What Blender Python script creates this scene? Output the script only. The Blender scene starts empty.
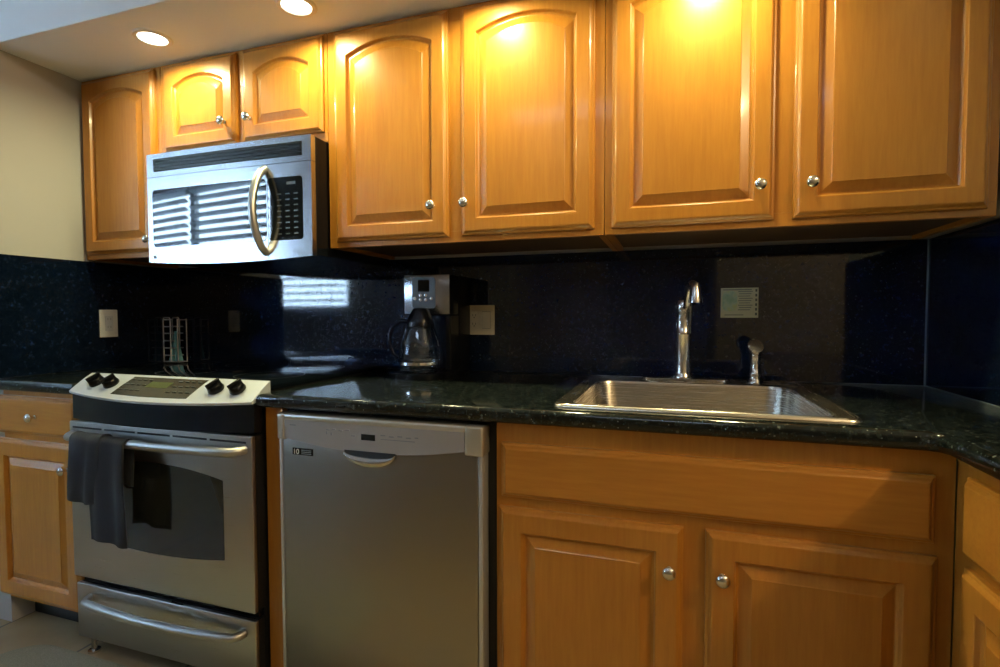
import bpy, bmesh, math, random
from mathutils import Vector, Matrix
random.seed(7)
S = bpy.context.scene
COL = S.collection
PI = math.pi

# ---------------------------------------------------------------- camera
cam_d = bpy.data.cameras.new('camera'); cam = bpy.data.objects.new('camera', cam_d); COL.objects.link(cam)
CX, CY, CZ, YAW, PITCH, ROLL, F = 2.3273, -1.8563, 1.1435, 0.317, -0.0377, -0.0025, 523.33
fw = Vector((-math.sin(YAW)*math.cos(PITCH), math.cos(YAW)*math.cos(PITCH), math.sin(PITCH)))
rt = Vector((math.cos(YAW), math.sin(YAW), 0)); up = rt.cross(fw)
rt2 = math.cos(ROLL)*rt + math.sin(ROLL)*up; up2 = -math.sin(ROLL)*rt + math.cos(ROLL)*up
cam.matrix_world = Matrix(((rt2.x, up2.x, -fw.x, CX), (rt2.y, up2.y, -fw.y, CY), (rt2.z, up2.z, -fw.z, CZ), (0, 0, 0, 1)))
cam_d.sensor_width = 36; cam_d.lens = F*36/1000; cam_d.clip_start = 0.05
S.camera = cam

# ---------------------------------------------------------------- light and exposure
S.view_settings.view_transform = 'Standard'; S.view_settings.look = 'None'
S.view_settings.gamma = 1; S.view_settings.use_curve_mapping = False
S.view_settings.exposure = -0.50
W = bpy.data.worlds.new('world'); S.world = W; W.use_nodes = True
W.node_tree.nodes['Background'].inputs[0].default_value = (0.62, 0.78, 1.0, 1)
W.node_tree.nodes['Background'].inputs[1].default_value = 1.0

def area(name, loc, rot, sx, sy, power, color, shape='RECTANGLE', spread=PI):
    l = bpy.data.lights.new(name, 'AREA'); l.shape = shape; l.size = sx
    if shape in ('RECTANGLE', 'ELLIPSE'): l.size_y = sy
    l.energy = power; l.color = color; l.spread = spread
    o = bpy.data.objects.new(name, l); COL.objects.link(o); o.location = loc; o.rotation_euler = rot
    return o
# daylight just outside the window of the dining side (faces into the room)
area('window_daylight', (-2.7, -4.2, 1.9), (PI/2, 0, 0), 4.6, 2.6, 2400, (0.52, 0.75, 1.0))
WARM = (1.0, 0.93, 0.48)
WARM2 = (1.0, 0.72, 0.38)
DOWN_POWER = 9.5

# ---------------------------------------------------------------- helpers
def put(name, bm, mat, parent=None, smooth=None, loc=None):
    me = bpy.data.meshes.new(name)
    base = Vector((0, 0, 0))
    p = parent
    while p is not None: base += Vector(p.location); p = p.parent
    if loc is not None: base = Vector(loc)
    bmesh.ops.recalc_face_normals(bm, faces=bm.faces)
    for v in bm.verts: v.co -= base
    if smooth:
        for f in bm.faces: f.smooth = True
    bm.to_mesh(me); bm.free()
    o = bpy.data.objects.new(name, me); COL.objects.link(o)
    me.materials.append(mat)
    if smooth:
        try: me.set_sharp_from_angle(angle=math.radians(smooth))
        except Exception: pass
    if parent is not None: o.parent = parent
    elif loc is not None: o.location = loc
    return o
def thing(name, label, cat, loc, group=None):
    o = bpy.data.objects.new(name, None); COL.objects.link(o); o.location = loc
    o.empty_display_size = 0.05
    o['label'] = label; o['category'] = cat
    if group: o['group'] = group
    return o
def tag(o, label, cat, group=None):
    o['label'] = label; o['category'] = cat
    if group: o['group'] = group
    return o
def struct(name, bm, mat, parent=None, smooth=None):
    o = put(name, bm, mat, parent, smooth)
    if parent is None: o['kind'] = 'structure'
    return o
def B(): return bmesh.new()
def box(bm, x0, x1, y0, y1, z0, z1, bev=0, seg=2):
    t = bmesh.new()
    vs = [t.verts.new((x, y, z)) for x in (x0, x1) for y in (y0, y1) for z in (z0, z1)]
    for q in ((0,1,3,2), (4,6,7,5), (0,4,5,1), (2,3,7,6), (0,2,6,4), (1,5,7,3)): t.faces.new([vs[i] for i in q])
    bmesh.ops.recalc_face_normals(t, faces=t.faces)
    if bev: bmesh.ops.bevel(t, geom=list(t.edges), offset=bev, segments=seg, affect='EDGES', profile=0.5)
    merge(bm, t); return bm
def merge(bm, t, M=None):
    if M is not None: t.transform(M)
    mp = {v: bm.verts.new(v.co) for v in t.verts}
    for f in t.faces:
        try: bm.faces.new([mp[v] for v in f.verts])
        except ValueError: pass
    t.free()
def tube(bm, pts, rad, seg=12, cap=True, flat=1.0):
    pts = [Vector(p) for p in pts]; n = len(pts)
    if not hasattr(rad, '__len__'): rad = [rad]*n
    tang = [(pts[min(i+1, n-1)]-pts[max(i-1, 0)]).normalized() for i in range(n)]
    ref = Vector((0, 0, 1)) if abs(tang[0].z) < 0.9 else Vector((1, 0, 0))
    nrm = (ref - tang[0]*ref.dot(tang[0])).normalized(); rings = []
    for i in range(n):
        nrm = (nrm - tang[i]*nrm.dot(tang[i])).normalized(); bi = tang[i].cross(nrm)
        rings.append([bm.verts.new(pts[i] + rad[i]*(math.cos(2*PI*k/seg)*nrm*flat + math.sin(2*PI*k/seg)*bi)) for k in range(seg)])
    for a, b in zip(rings, rings[1:]):
        for k in range(seg): bm.faces.new((a[k], a[(k+1) % seg], b[(k+1) % seg], b[k]))
    if cap: bm.faces.new(rings[0]); bm.faces.new(rings[-1][::-1])
    return bm
def lathe(bm, prof, c=(0, 0, 0), axis='z', seg=28, M=None):
    """prof: list of (radius, height)"""
    t = bmesh.new(); rings = []
    for r, h in prof:
        if r < 1e-5: rings.append([t.verts.new((0, 0, h))])
        else: rings.append([t.verts.new((r*math.cos(2*PI*k/seg), r*math.sin(2*PI*k/seg), h)) for k in range(seg)])
    for a, b in zip(rings, rings[1:]):
        for k in range(seg):
            k2 = (k+1) % seg
            if len(a) == 1 and len(b) == 1: continue
            if len(a) == 1: t.faces.new((a[0], b[k], b[k2]))
            elif len(b) == 1: t.faces.new((a[k], a[k2], b[0]))
            else: t.faces.new((a[k], a[k2], b[k2], b[k]))
    if axis == '-y': t.transform(Matrix.Rotation(PI/2, 4, 'X'))
    if axis == '-x': t.transform(Matrix.Rotation(-PI/2, 4, 'Y'))
    if M is not None: t.transform(M)
    t.transform(Matrix.Translation(c)); merge(bm, t); return bm
def plate(bm, x0, x1, lo, hi, front, thick, n=24, zn=1):
    """slab facing -y whose height range and front depth may vary along x"""
    xs = [x0+(x1-x0)*i/n for i in range(n+1)]
    fr = []; bk = []
    for x in xs:
        a, b = (lo(x) if callable(lo) else lo), (hi(x) if callable(hi) else hi)
        y = front(x) if callable(front) else front
        fr.append([bm.verts.new((x, y, a+(b-a)*j/zn)) for j in range(zn+1)])
        bk.append([bm.verts.new((x, y+thick, a+(b-a)*j/zn)) for j in range(zn+1)])
    for i in range(n):
        for j in range(zn):
            bm.faces.new((fr[i][j], fr[i+1][j], fr[i+1][j+1], fr[i][j+1]))
            bm.faces.new((bk[i][j], bk[i][j+1], bk[i+1][j+1], bk[i+1][j]))
        bm.faces.new((fr[i][0], bk[i][0], bk[i+1][0], fr[i+1][0]))
        bm.faces.new((fr[i][zn], fr[i+1][zn], bk[i+1][zn], bk[i][zn]))
    for i in (0, n):
        for j in range(zn): bm.faces.new((fr[i][j], fr[i][j+1], bk[i][j+1], bk[i][j]))
    return bm
def rr(x0, x1, a, b, r):
    """lo / hi functions of a rounded rectangle"""
    def d(x):
        e = min(x-x0, x1-x); return r-math.sqrt(max(0, r*r-(r-e)**2)) if e < r else 0
    return (lambda x: a+d(x)), (lambda x: b-d(x))
def poly_prism(bm, pts, z0, z1):
    lo = [bm.verts.new((x, y, z0)) for x, y in pts]; hi = [bm.verts.new((x, y, z1)) for x, y in pts]
    bm.faces.new(lo[::-1]); bm.faces.new(hi)
    for i in range(len(pts)):
        j = (i+1) % len(pts); bm.faces.new((lo[i], lo[j], hi[j], hi[i]))
    return bm
def rrect(x0, x1, y0, y1, r, n=6):
    out = []
    for cx, cy, a in ((x1-r, y1-r, 0), (x0+r, y1-r, PI/2), (x0+r, y0+r, PI), (x1-r, y0+r, 3*PI/2)):
        for k in range(n+1): out.append((cx+r*math.cos(a+PI/2*k/n), cy+r*math.sin(a+PI/2*k/n)))
    return out

# ---------------------------------------------------------------- materials
def mat(name, col=(0.5, 0.5, 0.5), rough=0.5, metal=0.0, **kw):
    m = bpy.data.materials.new(name); m.use_nodes = True
    b = m.node_tree.nodes['Principled BSDF']
    b.inputs['Base Color'].default_value = (*col, 1); b.inputs['Roughness'].default_value = rough; b.inputs['Metallic'].default_value = metal
    for k, v in kw.items(): b.inputs[k.replace('_', ' ')].default_value = v
    return m
def nodes(m): return m.node_tree.nodes, m.node_tree.links, m.node_tree.nodes['Principled BSDF']
def tc(N, L, scale, coord='Object', rnd=False):
    c = N.new('ShaderNodeTexCoord'); mp = N.new('ShaderNodeMapping'); mp.inputs['Scale'].default_value = scale
    L.new(c.outputs[coord], mp.inputs['Vector'])
    if rnd:
        oi = N.new('ShaderNodeObjectInfo'); mu = N.new('ShaderNodeMath'); mu.operation = 'MULTIPLY'; mu.inputs[1].default_value = 37
        L.new(oi.outputs['Random'], mu.inputs[0]); L.new(mu.outputs[0], mp.inputs['Location'])
    return mp.outputs['Vector']
def noise(N, L, v, scale, detail=4, rough=0.5):
    n = N.new('ShaderNodeTexNoise'); n.inputs['Scale'].default_value = scale; n.inputs['Detail'].default_value = detail
    n.inputs['Roughness'].default_value = rough; L.new(v, n.inputs['Vector']); return n.outputs['Fac']
def ramp(N, L, fac, stops):
    r = N.new('ShaderNodeValToRGB'); e = r.color_ramp.elements
    while len(e) < len(stops): e.new(0.5)
    for el, (p, c) in zip(e, stops): el.position = p; el.color = (*c, 1)
    L.new(fac, r.inputs['Fac']); return r.outputs['Color']
def mix(N, L, a, b, fac, mode='MIX'):
    n = N.new('ShaderNodeMix'); n.data_type = 'RGBA'; n.blend_type = mode
    for s, v in ((n.inputs[6], a), (n.inputs[7], b), (n.inputs[0], fac)):
        if isinstance(v, (tuple, float, int)): s.default_value = (*v, 1) if isinstance(v, tuple) else v
        else: L.new(v, s)
    return n.outputs[2]
def bump(N, L, b, h, strength=0.1, dist=0.002):
    n = N.new('ShaderNodeBump'); n.inputs['Strength'].default_value = strength; n.inputs['Distance'].default_value = dist
    L.new(h, n.inputs['Height']); L.new(n.outputs[0], b.inputs['Normal'])

def wood(name, horiz=False, tint=(1, 1, 1)):
    m = mat(name, rough=0.30); N, L, b = nodes(m)
    g = (1.2, 14, 14) if horiz else (14, 14, 1.2)
    bl = (1.0, 4, 4) if horiz else (4, 4, 1.0)
    pl = (0.01, 0.01, 9) if horiz else (9, 9, 0.01)
    T = lambda c: tuple(a*t for a, t in zip(c, tint))
    f1 = noise(N, L, tc(N, L, g, rnd=True), 7, 5, 0.6)
    f2 = noise(N, L, tc(N, L, bl, rnd=True), 2.2, 3)
    c1 = ramp(N, L, f1, [(0.25, T((0.400, 0.150, 0.017))), (0.75, T((0.480, 0.204, 0.027)))])
    c2 = ramp(N, L, f2, [(0.3, (0.86, 0.83, 0.78)), (0.65, (1.0, 1.0, 1.0))])
    c = mix(N, L, c1, c2, 0.8, 'MULTIPLY')
    v = N.new('ShaderNodeTexVoronoi'); v.inputs['Scale'].default_value = 1.0; L.new(tc(N, L, pl, rnd=True), v.inputs['Vector'])
    sep = N.new('ShaderNodeSeparateColor'); L.new(v.outputs['Color'], sep.inputs[0])
    c3 = ramp(N, L, sep.outputs[0], [(0, (0.93, 0.91, 0.88)), (1, (1, 1, 1))])
    c = mix(N, L, c, c3, 1.0, 'MULTIPLY')
    L.new(c, b.inputs['Base Color'])
    b.inputs['Specular IOR Level'].default_value = 0.4; b.inputs['Coat Weight'].default_value = 0.18; b.inputs['Coat Roughness'].default_value = 0.09
    return m
M_wood = wood('honey_maple'); M_woodh = wood('honey_maple_horizontal', True)
M_low = M_wood; M_lowh = M_woodh
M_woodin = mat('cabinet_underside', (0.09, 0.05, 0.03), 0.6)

def granite(name, rough, base, mid, fl=1.0):
    m = mat(name, rough=rough); N, L, b = nodes(m)
    v = tc(N, L, (1, 1, 1), 'Object')
    f = noise(N, L, v, 55, 6, 0.7)
    c = ramp(N, L, f, [(0.42, base), (0.60, mid), (0.78, tuple(3*x for x in mid))])
    def flecks(scale, th, col, c):
        vo = N.new('ShaderNodeTexVoronoi'); vo.inputs['Scale'].default_value = scale; L.new(v, vo.inputs['Vector'])
        sp = N.new('ShaderNodeSeparateColor'); L.new(vo.outputs['Color'], sp.inputs[0])
        g = N.new('ShaderNodeMath'); g.operation = 'GREATER_THAN'; g.inputs[1].default_value = th; L.new(sp.outputs[0], g.inputs[0])
        d = N.new('ShaderNodeMath'); d.operation = 'LESS_THAN'; d.inputs[1].default_value = 0.38; L.new(vo.outputs['Distance'], d.inputs[0])
        mu = N.new('ShaderNodeMath'); mu.operation = 'MULTIPLY'; L.new(g.outputs[0], mu.inputs[0]); L.new(d.outputs[0], mu.inputs[1])
        return mix(N, L, c, col, mu.outputs[0])
    c = flecks(230, 0.90, (0.035*fl, 0.048*fl, 0.050*fl), c)
    c = flecks(120, 0.965, (0.10*fl, 0.12*fl, 0.115*fl), c)
    c = flecks(300, 0.985, (0.24*fl, 0.26*fl, 0.23*fl), c)
    L.new(c, b.inputs['Base Color'])
    return m
M_gr = granite('black_granite_counter', 0.10, (0.004, 0.0055, 0.0055), (0.014, 0.019, 0.018))
M_gs = granite('black_granite_splash', 0.055, (0.002, 0.0055, 0.015), (0.0045, 0.0100, 0.027), 0.35)  # blue in the stone colours stands in for cool ambient glow on the splash

def steel(name, col, rough, direction='h', amt=0.12):
    m = mat(name, col, rough, 1.0); N, L, b = nodes(m)
    sc = (2, 2, 260) if direction == 'h' else (260, 2, 2)
    f = noise(N, L, tc(N, L, sc), 3, 3)
    r = N.new('ShaderNodeMapRange'); L.new(f, r.inputs[0]); r.inputs[3].default_value = rough-amt/2; r.inputs[4].default_value = rough+amt/2
    L.new(r.outputs[0], b.inputs['Roughness']); bump(N, L, b, f, 0.03, 0.0005)
    return m
M_st = steel('stainless_steel', (0.45, 0.43, 0.395), 0.30)
M_stm = steel('microwave_stainless', (0.56, 0.57, 0.60), 0.23, amt=0.06)
M_dw = steel('dishwasher_stainless', (0.33, 0.31, 0.28), 0.33)
M_sink = steel('sink_steel', (0.66, 0.62, 0.55), 0.26)
M_strip = mat('silver_plastic', (0.55, 0.56, 0.56), 0.35, 0.6)
M_panel = mat('control_panel_silver', (0.50, 0.55, 0.62), 0.35, 0.2)
M_ch = mat('brushed_nickel', (0.72, 0.70, 0.67), 0.20, 1.0)
M_chr = mat('chrome', (0.80, 0.80, 0.80), 0.08, 1.0)
M_blk = mat('black_plastic', (0.004, 0.005, 0.007), 0.25, Specular_IOR_Level=0.25)
M_blkm = mat('black_matte', (0.003, 0.0035, 0.004), 0.6)
M_glassblk = mat('black_glass', (0.004, 0.006, 0.009), 0.03)
M_ctop = mat('cooktop_glass', (0.003, 0.005, 0.008), 0.05)
M_oven = mat('oven_window_glass', (0.020, 0.022, 0.018), 0.06)
M_mark = mat('grey_markings', (0.22, 0.25, 0.27), 0.5)
M_white = mat('white_plastic', (0.72, 0.74, 0.76), 0.35)
M_cream = mat('cream_plastic', (0.66, 0.58, 0.40), 0.35)
M_slot = mat('socket_slot', (0.03, 0.03, 0.03), 0.5)
M_wt = mat('white_lettering', (0.8, 0.8, 0.8), 0.5)
def painted(name, col, sc=60, st=0.08):
    m = mat(name, col, 0.75); N, L, b = nodes(m)
    f = noise(N, L, tc(N, L, (1, 1, 1)), sc, 5)
    f2 = noise(N, L, tc(N, L, (1, 1, 1)), 1.3, 2)
    L.new(mix(N, L, tuple(0.95*c for c in col), col, f2), b.inputs['Base Color'])
    bump(N, L, b, f, st, 0.002); return m
M_wall = painted('beige_paint', (0.43, 0.43, 0.43))
M_ceil = painted('white_ceiling_paint', (0.84, 0.89, 0.93), 90, 0.15)
M_far = painted('far_wall_paint', (0.40, 0.37, 0.31))
def tile():
    m = mat('beige_floor_tile', rough=0.35); N, L, b = nodes(m)
    v = tc(N, L, (1, 1, 1), 'Object')
    br = N.new('ShaderNodeTexBrick'); br.offset = 0; br.inputs['Scale'].default_value = 1
    br.inputs['Brick Width'].default_value = 0.42; br.inputs['Row Height'].default_value = 0.42; br.inputs['Mortar Size'].default_value = 0.005
    br.inputs['Color1'].default_value = (0.36, 0.275, 0.155, 1); br.inputs['Color2'].default_value = (0.33, 0.25, 0.14, 1); br.inputs['Mortar'].default_value = (0.11, 0.10, 0.08, 1)
    L.new(v, br.inputs['Vector'])
    f = noise(N, L, v, 6, 6, 0.6)
    L.new(mix(N, L, br.outputs['Color'], ramp(N, L, f, [(0.3, (0.78, 0.76, 0.72)), (0.7, (1, 1, 1))]), 1.0, 'MULTIPLY'), b.inputs['Base Color'])
    return m
M_tile = tile()
def cloth(name, c0, c1):
    m = mat(name, rough=0.95); N, L, b = nodes(m)
    f = noise(N, L, tc(N, L, (1, 1, 1)), 420, 3)
    L.new(ramp(N, L, f, [(0.3, c0), (0.7, c1)]), b.inputs['Base Color']); bump(N, L, b, f, 0.5, 0.002)
    b.inputs['Sheen Weight'].default_value = 0.05
    return m
M_towel = cloth('charcoal_towel', (0.004, 0.0065, 0.010), (0.013, 0.017, 0.023))
M_teal = cloth('teal_cloth', (0.14, 0.42, 0.50), (0.34, 0.70, 0.76))
M_mat = cloth('mat_weave', (0.20, 0.20, 0.14), (0.33, 0.32, 0.24))
M_gl = mat('carafe_glass', (0.75, 0.78, 0.80), 0.02, Transmission_Weight=1.0, IOR=1.45)
M_pane = mat('window_glass', (1, 1, 1), 0.0, Transmission_Weight=1.0, IOR=1.02)
def emis(name, col, s):
    m = mat(name, (0.8, 0.8, 0.8), 0.4); b = m.node_tree.nodes['Principled BSDF']
    b.inputs['Emission Color'].default_value = (*col, 1); b.inputs['Emission Strength'].default_value = s; return m
M_lamp = emis('lamp_lens', (1.0, 0.93, 0.74), 14)
M_led = emis('coffee_display', (0.1, 0.4, 0.5), 0.15)

# ---------------------------------------------------------------- the room
YW, ZC, ZH = 0.119, 2.105, 2.60       # back wall, soffit underside, ceiling
XR = 3.094
struct('floor', box(B(), -4.7, 5.6, -3.45, 1.0, -0.1, 0), M_tile)
struct('ceiling', box(B(), -4.7, 5.6, -3.45, 1.0, ZH, ZH+0.1), M_ceil)
struct('wall_back', box(B(), -4.7, 5.6, YW, YW+0.12, 0, ZH), M_wall)
bm = B(); box(bm, -0.12, 0, -0.6095, YW, 0, 0.9142); box(bm, -0.12, 0, -0.632, YW, 0.9143, ZH, 0.002)
struct('wall_left', bm, M_wall)
struct('wall_right', box(B(), XR, XR+0.12, -0.72, YW, 0, ZH, 0.004), M_wall)
struct('wall_far_left', box(B(), -4.8, -4.7, -3.45, YW, 0, ZH), M_far)
struct('wall_far_right', box(B(), 5.6, 5.7, -3.45, YW, 0, ZH), M_far)
# opposite wall (behind the camera) with a window opening and a dark passage
WX0, WX1, WZ0, WZ1 = -4.05, -1.25, 1.20, 2.50
bm = B()
box(bm, -4.7, WX0, -3.32, -3.2, 0, ZH); box(bm, WX1, 0.7, -3.32, -3.2, 0, ZH)
box(bm, WX0, WX1, -3.32, -3.2, 0, WZ0); box(bm, WX0, WX1, -3.32, -3.2, WZ1, ZH)
box(bm, 2.72, 5.6, -3.32, -3.2, 0, ZH); box(bm, 0.7, 2.72, -3.32, -3.2, 2.1, ZH)
struct('wall_front', bm, M_far)
bm = B(); box(bm, 0.6, 2.8, -4.6, -4.5, 0, ZH); box(bm, 0.6, 0.7, -4.5, -3.32, 0, ZH); box(bm, 2.72, 2.82, -4.5, -3.32, 0, ZH); box(bm, 0.6, 2.82, -4.6, -3.32, 2.3, 2.4)
box(bm, 0.6, 2.82, -4.6, -3.45, -0.1, 0)
struct('wall_passage', bm, M_far)
# dropped soffit over the counters
struct('ceiling_soffit', box(B(), 0.0005, XR-0.0005, -0.616, YW-0.0005, ZC, ZH-0.0005, 0.003), M_ceil)
# window with blinds
bm = B(); fw_ = 0.05
box(bm, WX0, WX0+fw_, -3.30, -3.22, WZ0, WZ1); box(bm, WX1-fw_, WX1, -3.30, -3.22, WZ0, WZ1)
box(bm, WX0+fw_, WX1-fw_, -3.30, -3.22, WZ0, WZ0+fw_); box(bm, WX0+fw_, WX1-fw_, -3.30, -3.22, WZ1-fw_, WZ1)
box(bm, -2.69, -2.61, -3.30, -3.22, WZ0+fw_, WZ1-fw_)
win = struct('window_1', bm, M_white)
bm = B(); box(bm, WX0+fw_, -2.69, -3.275, -3.270, WZ0+fw_, WZ1-fw_); put('pane', bm, M_pane, win)
bm = B(); box(bm, -2.61, WX1-fw_, -3.275, -3.270, WZ0+fw_, WZ1-fw_); put('pane', bm, M_pane, win)
M_slat = mat('blind_slat', (0.70, 0.76, 0.82), 0.5, Transmission_Weight=0.0)
def blind(x0, x1, label):
    r = thing('window_blind', label, 'blind', ((x0+x1)/2, -3.15, WZ1), 'slatted blinds over the window')
    bm = B(); box(bm, x0, x1, -3.19, -3.13, WZ1-0.01, WZ1+0.05); put('head_rail', bm, M_white, r)
    bm = B(); z = WZ1-0.05
    while z > WZ0-0.02:
        t = bmesh.new(); box(t, x0, x1, -0.038, 0.038, -0.004, 0.004, 0.003, 2)
        merge(bm, t, Matrix.Translation((0, -3.16, z)) @ Matrix.Rotation(math.radians(25), 4, 'X')); z -= 0.088
    o = put('slats', bm, M_slat, r)
    for f in (0.12, 0.88):
        x = x0+(x1-x0)*f; bm = B(); tube(bm, [(x, -3.118, WZ1), (x, -3.118, WZ0-0.03)], 0.003, 6)
        put('cord', bm, M_white, r)
blind(WX0+0.03, -2.68, 'white slatted blind on the dining window, half farther from the kitchen')
blind(-2.62, WX1-0.03, 'white slatted blind on the dining window, half nearer the kitchen')

# ---------------------------------------------------------------- granite: splashes and counters
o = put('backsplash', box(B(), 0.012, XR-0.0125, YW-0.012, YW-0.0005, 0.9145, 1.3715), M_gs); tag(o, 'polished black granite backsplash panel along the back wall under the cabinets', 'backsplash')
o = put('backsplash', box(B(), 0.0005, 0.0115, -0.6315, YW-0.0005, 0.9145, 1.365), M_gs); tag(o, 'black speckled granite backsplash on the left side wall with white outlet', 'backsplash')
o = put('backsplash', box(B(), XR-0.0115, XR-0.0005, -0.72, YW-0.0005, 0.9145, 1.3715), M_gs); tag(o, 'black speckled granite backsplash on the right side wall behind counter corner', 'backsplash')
o = put('caulk_line', box(B(), XR-0.0155, XR-0.0117, YW-0.0155, YW-0.0122, 0.9145, 1.3715), mat('grey_caulk', (0.12, 0.15, 0.16), 0.6)); tag(o, 'thin pale caulk seam where back and right backsplash panels meet', 'seam')
bm = B(); box(bm, XR-0.0155, XR-0.0118, -0.72, YW-0.0158, 0.9142, 0.9166); box(bm, 2.80, XR-0.0157, YW-0.0158, YW-0.0122, 0.9142, 0.9160)
o = put('caulk_line', bm, mat('grey_caulk_counter', (0.16, 0.19, 0.19), 0.6)); tag(o, 'thin grey caulk seam along the counter at the foot of the right backsplash', 'seam')

CT, CB = 0.914, 0.874
SX0, SX1, SY0, SY1 = 2.048, 2.712, -0.603, 0.045      # sink rim
def counter_slab(bm, pts, z0=CB, z1=CT):
    t = bmesh.new(); poly_prism(t, pts, z0, z1); bmesh.ops.recalc_face_normals(t, faces=t.faces)
    es = [e for e in t.edges if abs(e.verts[0].co.z-e.verts[1].co.z) < 1e-6 and e.verts[0].co.z > z1-1e-6]
    es += [e for e in t.edges if abs(e.verts[0].co.z-e.verts[1].co.z) < 1e-6 and e.verts[0].co.z < z0+1e-6]
    bmesh.ops.bevel(t, geom=es, offset=0.016, segments=4, affect='EDGES', profile=0.5); merge(bm, t)
XE, YE = 2.818, -0.65
bm = B()
counter_slab(bm, [(1.190, YE), (XE-0.02, YE), (XE-0.006, YE-0.006), (XE, YE-0.02), (XE, -1.35), (XR+0.30, -1.35), (XR+0.30, -0.7215), (XR-0.0005, -0.7215), (XR-0.0005, YW-0.0005), (1.190, YW-0.0005)])
ctr = put('countertop', bm, M_gr, None, 35)
tag(ctr, 'long black granite countertop with sink, turning the corner at right', 'countertop')
# cut the sink hole
cut = put('sink_cutout', box(B(), SX0+0.025, SX1-0.025, SY0+0.03, SY1-0.03, 0.8, 1.0), M_gr)
md = ctr.modifiers.new('hole', 'BOOLEAN'); md.object = cut; md.operation = 'DIFFERENCE'; md.solver = 'EXACT'
bpy.context.view_layer.update()
dg = bpy.context.evaluated_depsgraph_get(); newme = bpy.data.meshes.new_from_object(ctr.evaluated_get(dg))
ctr.modifiers.clear(); ctr.data = newme; bpy.data.objects.remove(cut)
bm = B(); counter_slab(bm, [(-0.12, YE), (0.427, YE), (0.427, YW-0.0005), (0.0005, YW-0.0005), (0.0005, -0.6110), (-0.12, -0.6110)])
o = put('countertop', bm, M_gr, None, 35); tag(o, 'short black granite countertop between the left wall and the range', 'countertop')

# ---------------------------------------------------------------- doors, drawers, cabinets
def ring_pts(w, h, d, rise, n=14):
    """closed outline, inset d, with an arched top of given rise (0 = flat); same point count for any value"""
    x0, x1, z0 = d, w-d, d
    pts = [(x0+(x1-x0)*i/n, z0) for i in range(n)]
    pts += [(x1, z0+(h-d-rise-z0)*i/4) for i in range(4)]
    for i in range(n):
        u = i/n; x = x1-(x1-x0)*u
        pts.append((x, h-d-rise+rise*math.sin(PI*u)**0.8 if rise else h-d))
    pts += [(x0, (h-d-rise)-(h-d-rise-z0)*i/4) for i in range(4)]
    return pts
def arch(w, h, d, rise, n=14):
    x0, x1, z0 = d, w-d, d; zt = h-d-rise
    pts = [(x0+(x1-x0)*i/n, z0) for i in range(n)] + [(x1, z0+(zt-z0)*i/4) for i in range(4)]
    if rise:
        half = (x1-x0)/2; R = (half*half+rise*rise)/(2*rise)
    for i in range(n):
        x = x1-(x1-x0)*i/n
        z = zt if not rise else zt + math.sqrt(max(0, R*R-(x-(x0+x1)/2)**2))-(R-rise)
        pts.append((x, z))
    pts += [(x0, zt-(zt-z0)*i/4) for i in range(4)]
    return pts
def door_bm(w, h, rise=0.03, st=0.050, panel=True):
    """raised-panel door: local x right, z up, front towards -y, back at y=0"""
    t = bmesh.new()
    rings = [(0, 0, 0), (0, 0.009, 0), (0.002, 0.011, 0), (0.006, 0.0125, 0), (0.010, 0.017, 0), (0.013, 0.0195, 0), (0.016, 0.020, 0)]
    if panel:
        rings += [(st, 0.020, rise), (st+0.002, 0.0185, rise), (st+0.005, 0.0115, rise), (st+0.009, 0.0080, rise), (st+0.012, 0.0080, rise),
                  (st+0.034, 0.0165, rise), (st+0.036, 0.0180, rise)]
    vr = []
    for d, y, r in rings: vr.append([t.verts.new((x, -y, z)) for x, z in arch(w, h, d, r)])
    for a, b in zip(vr, vr[1:]):
        for k in range(len(a)):
            k2 = (k+1) % len(a); t.faces.new((a[k], a[k2], b[k2], b[k]))
    t.faces.new(vr[-1]); t.faces.new(vr[0][::-1])
    return t
KNOB = [(0, 0), (0.0075, 0), (0.0075, 0.003), (0.0045, 0.006), (0.0045, 0.013), (0.009, 0.017), (0.0145, 0.020), (0.0155, 0.024), (0.0135, 0.028), (0.008, 0.031), (0, 0.032)]
def front(kind, root, x, z, w, h, y, rise=0.0, knob=None, st=0.05, face='-y', m=None, panel=True):
    """door or drawer on a cabinet; x,z = lower left corner seen from the front, y = frame plane"""
    t = door_bm(w, h, rise, st, panel)
    Mx = Matrix.Translation((x, y, z)) if face == '-y' else Matrix.Translation((y, x, z)) @ Matrix.Rotation(-PI/2, 4, 'Z')
    bm = B(); merge(bm, t, Mx)
    d = put(kind, bm, m, root)
    if knob:
        kx, kz = knob; kb = B()
        if face == '-y': lathe(kb, KNOB, (kx, y-0.020, kz), '-y', 20)
        else: lathe(kb, KNOB, (y-0.020, kx, kz), '-x', 20)
        put('knob', kb, M_ch, d, 40)
    return d

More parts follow.
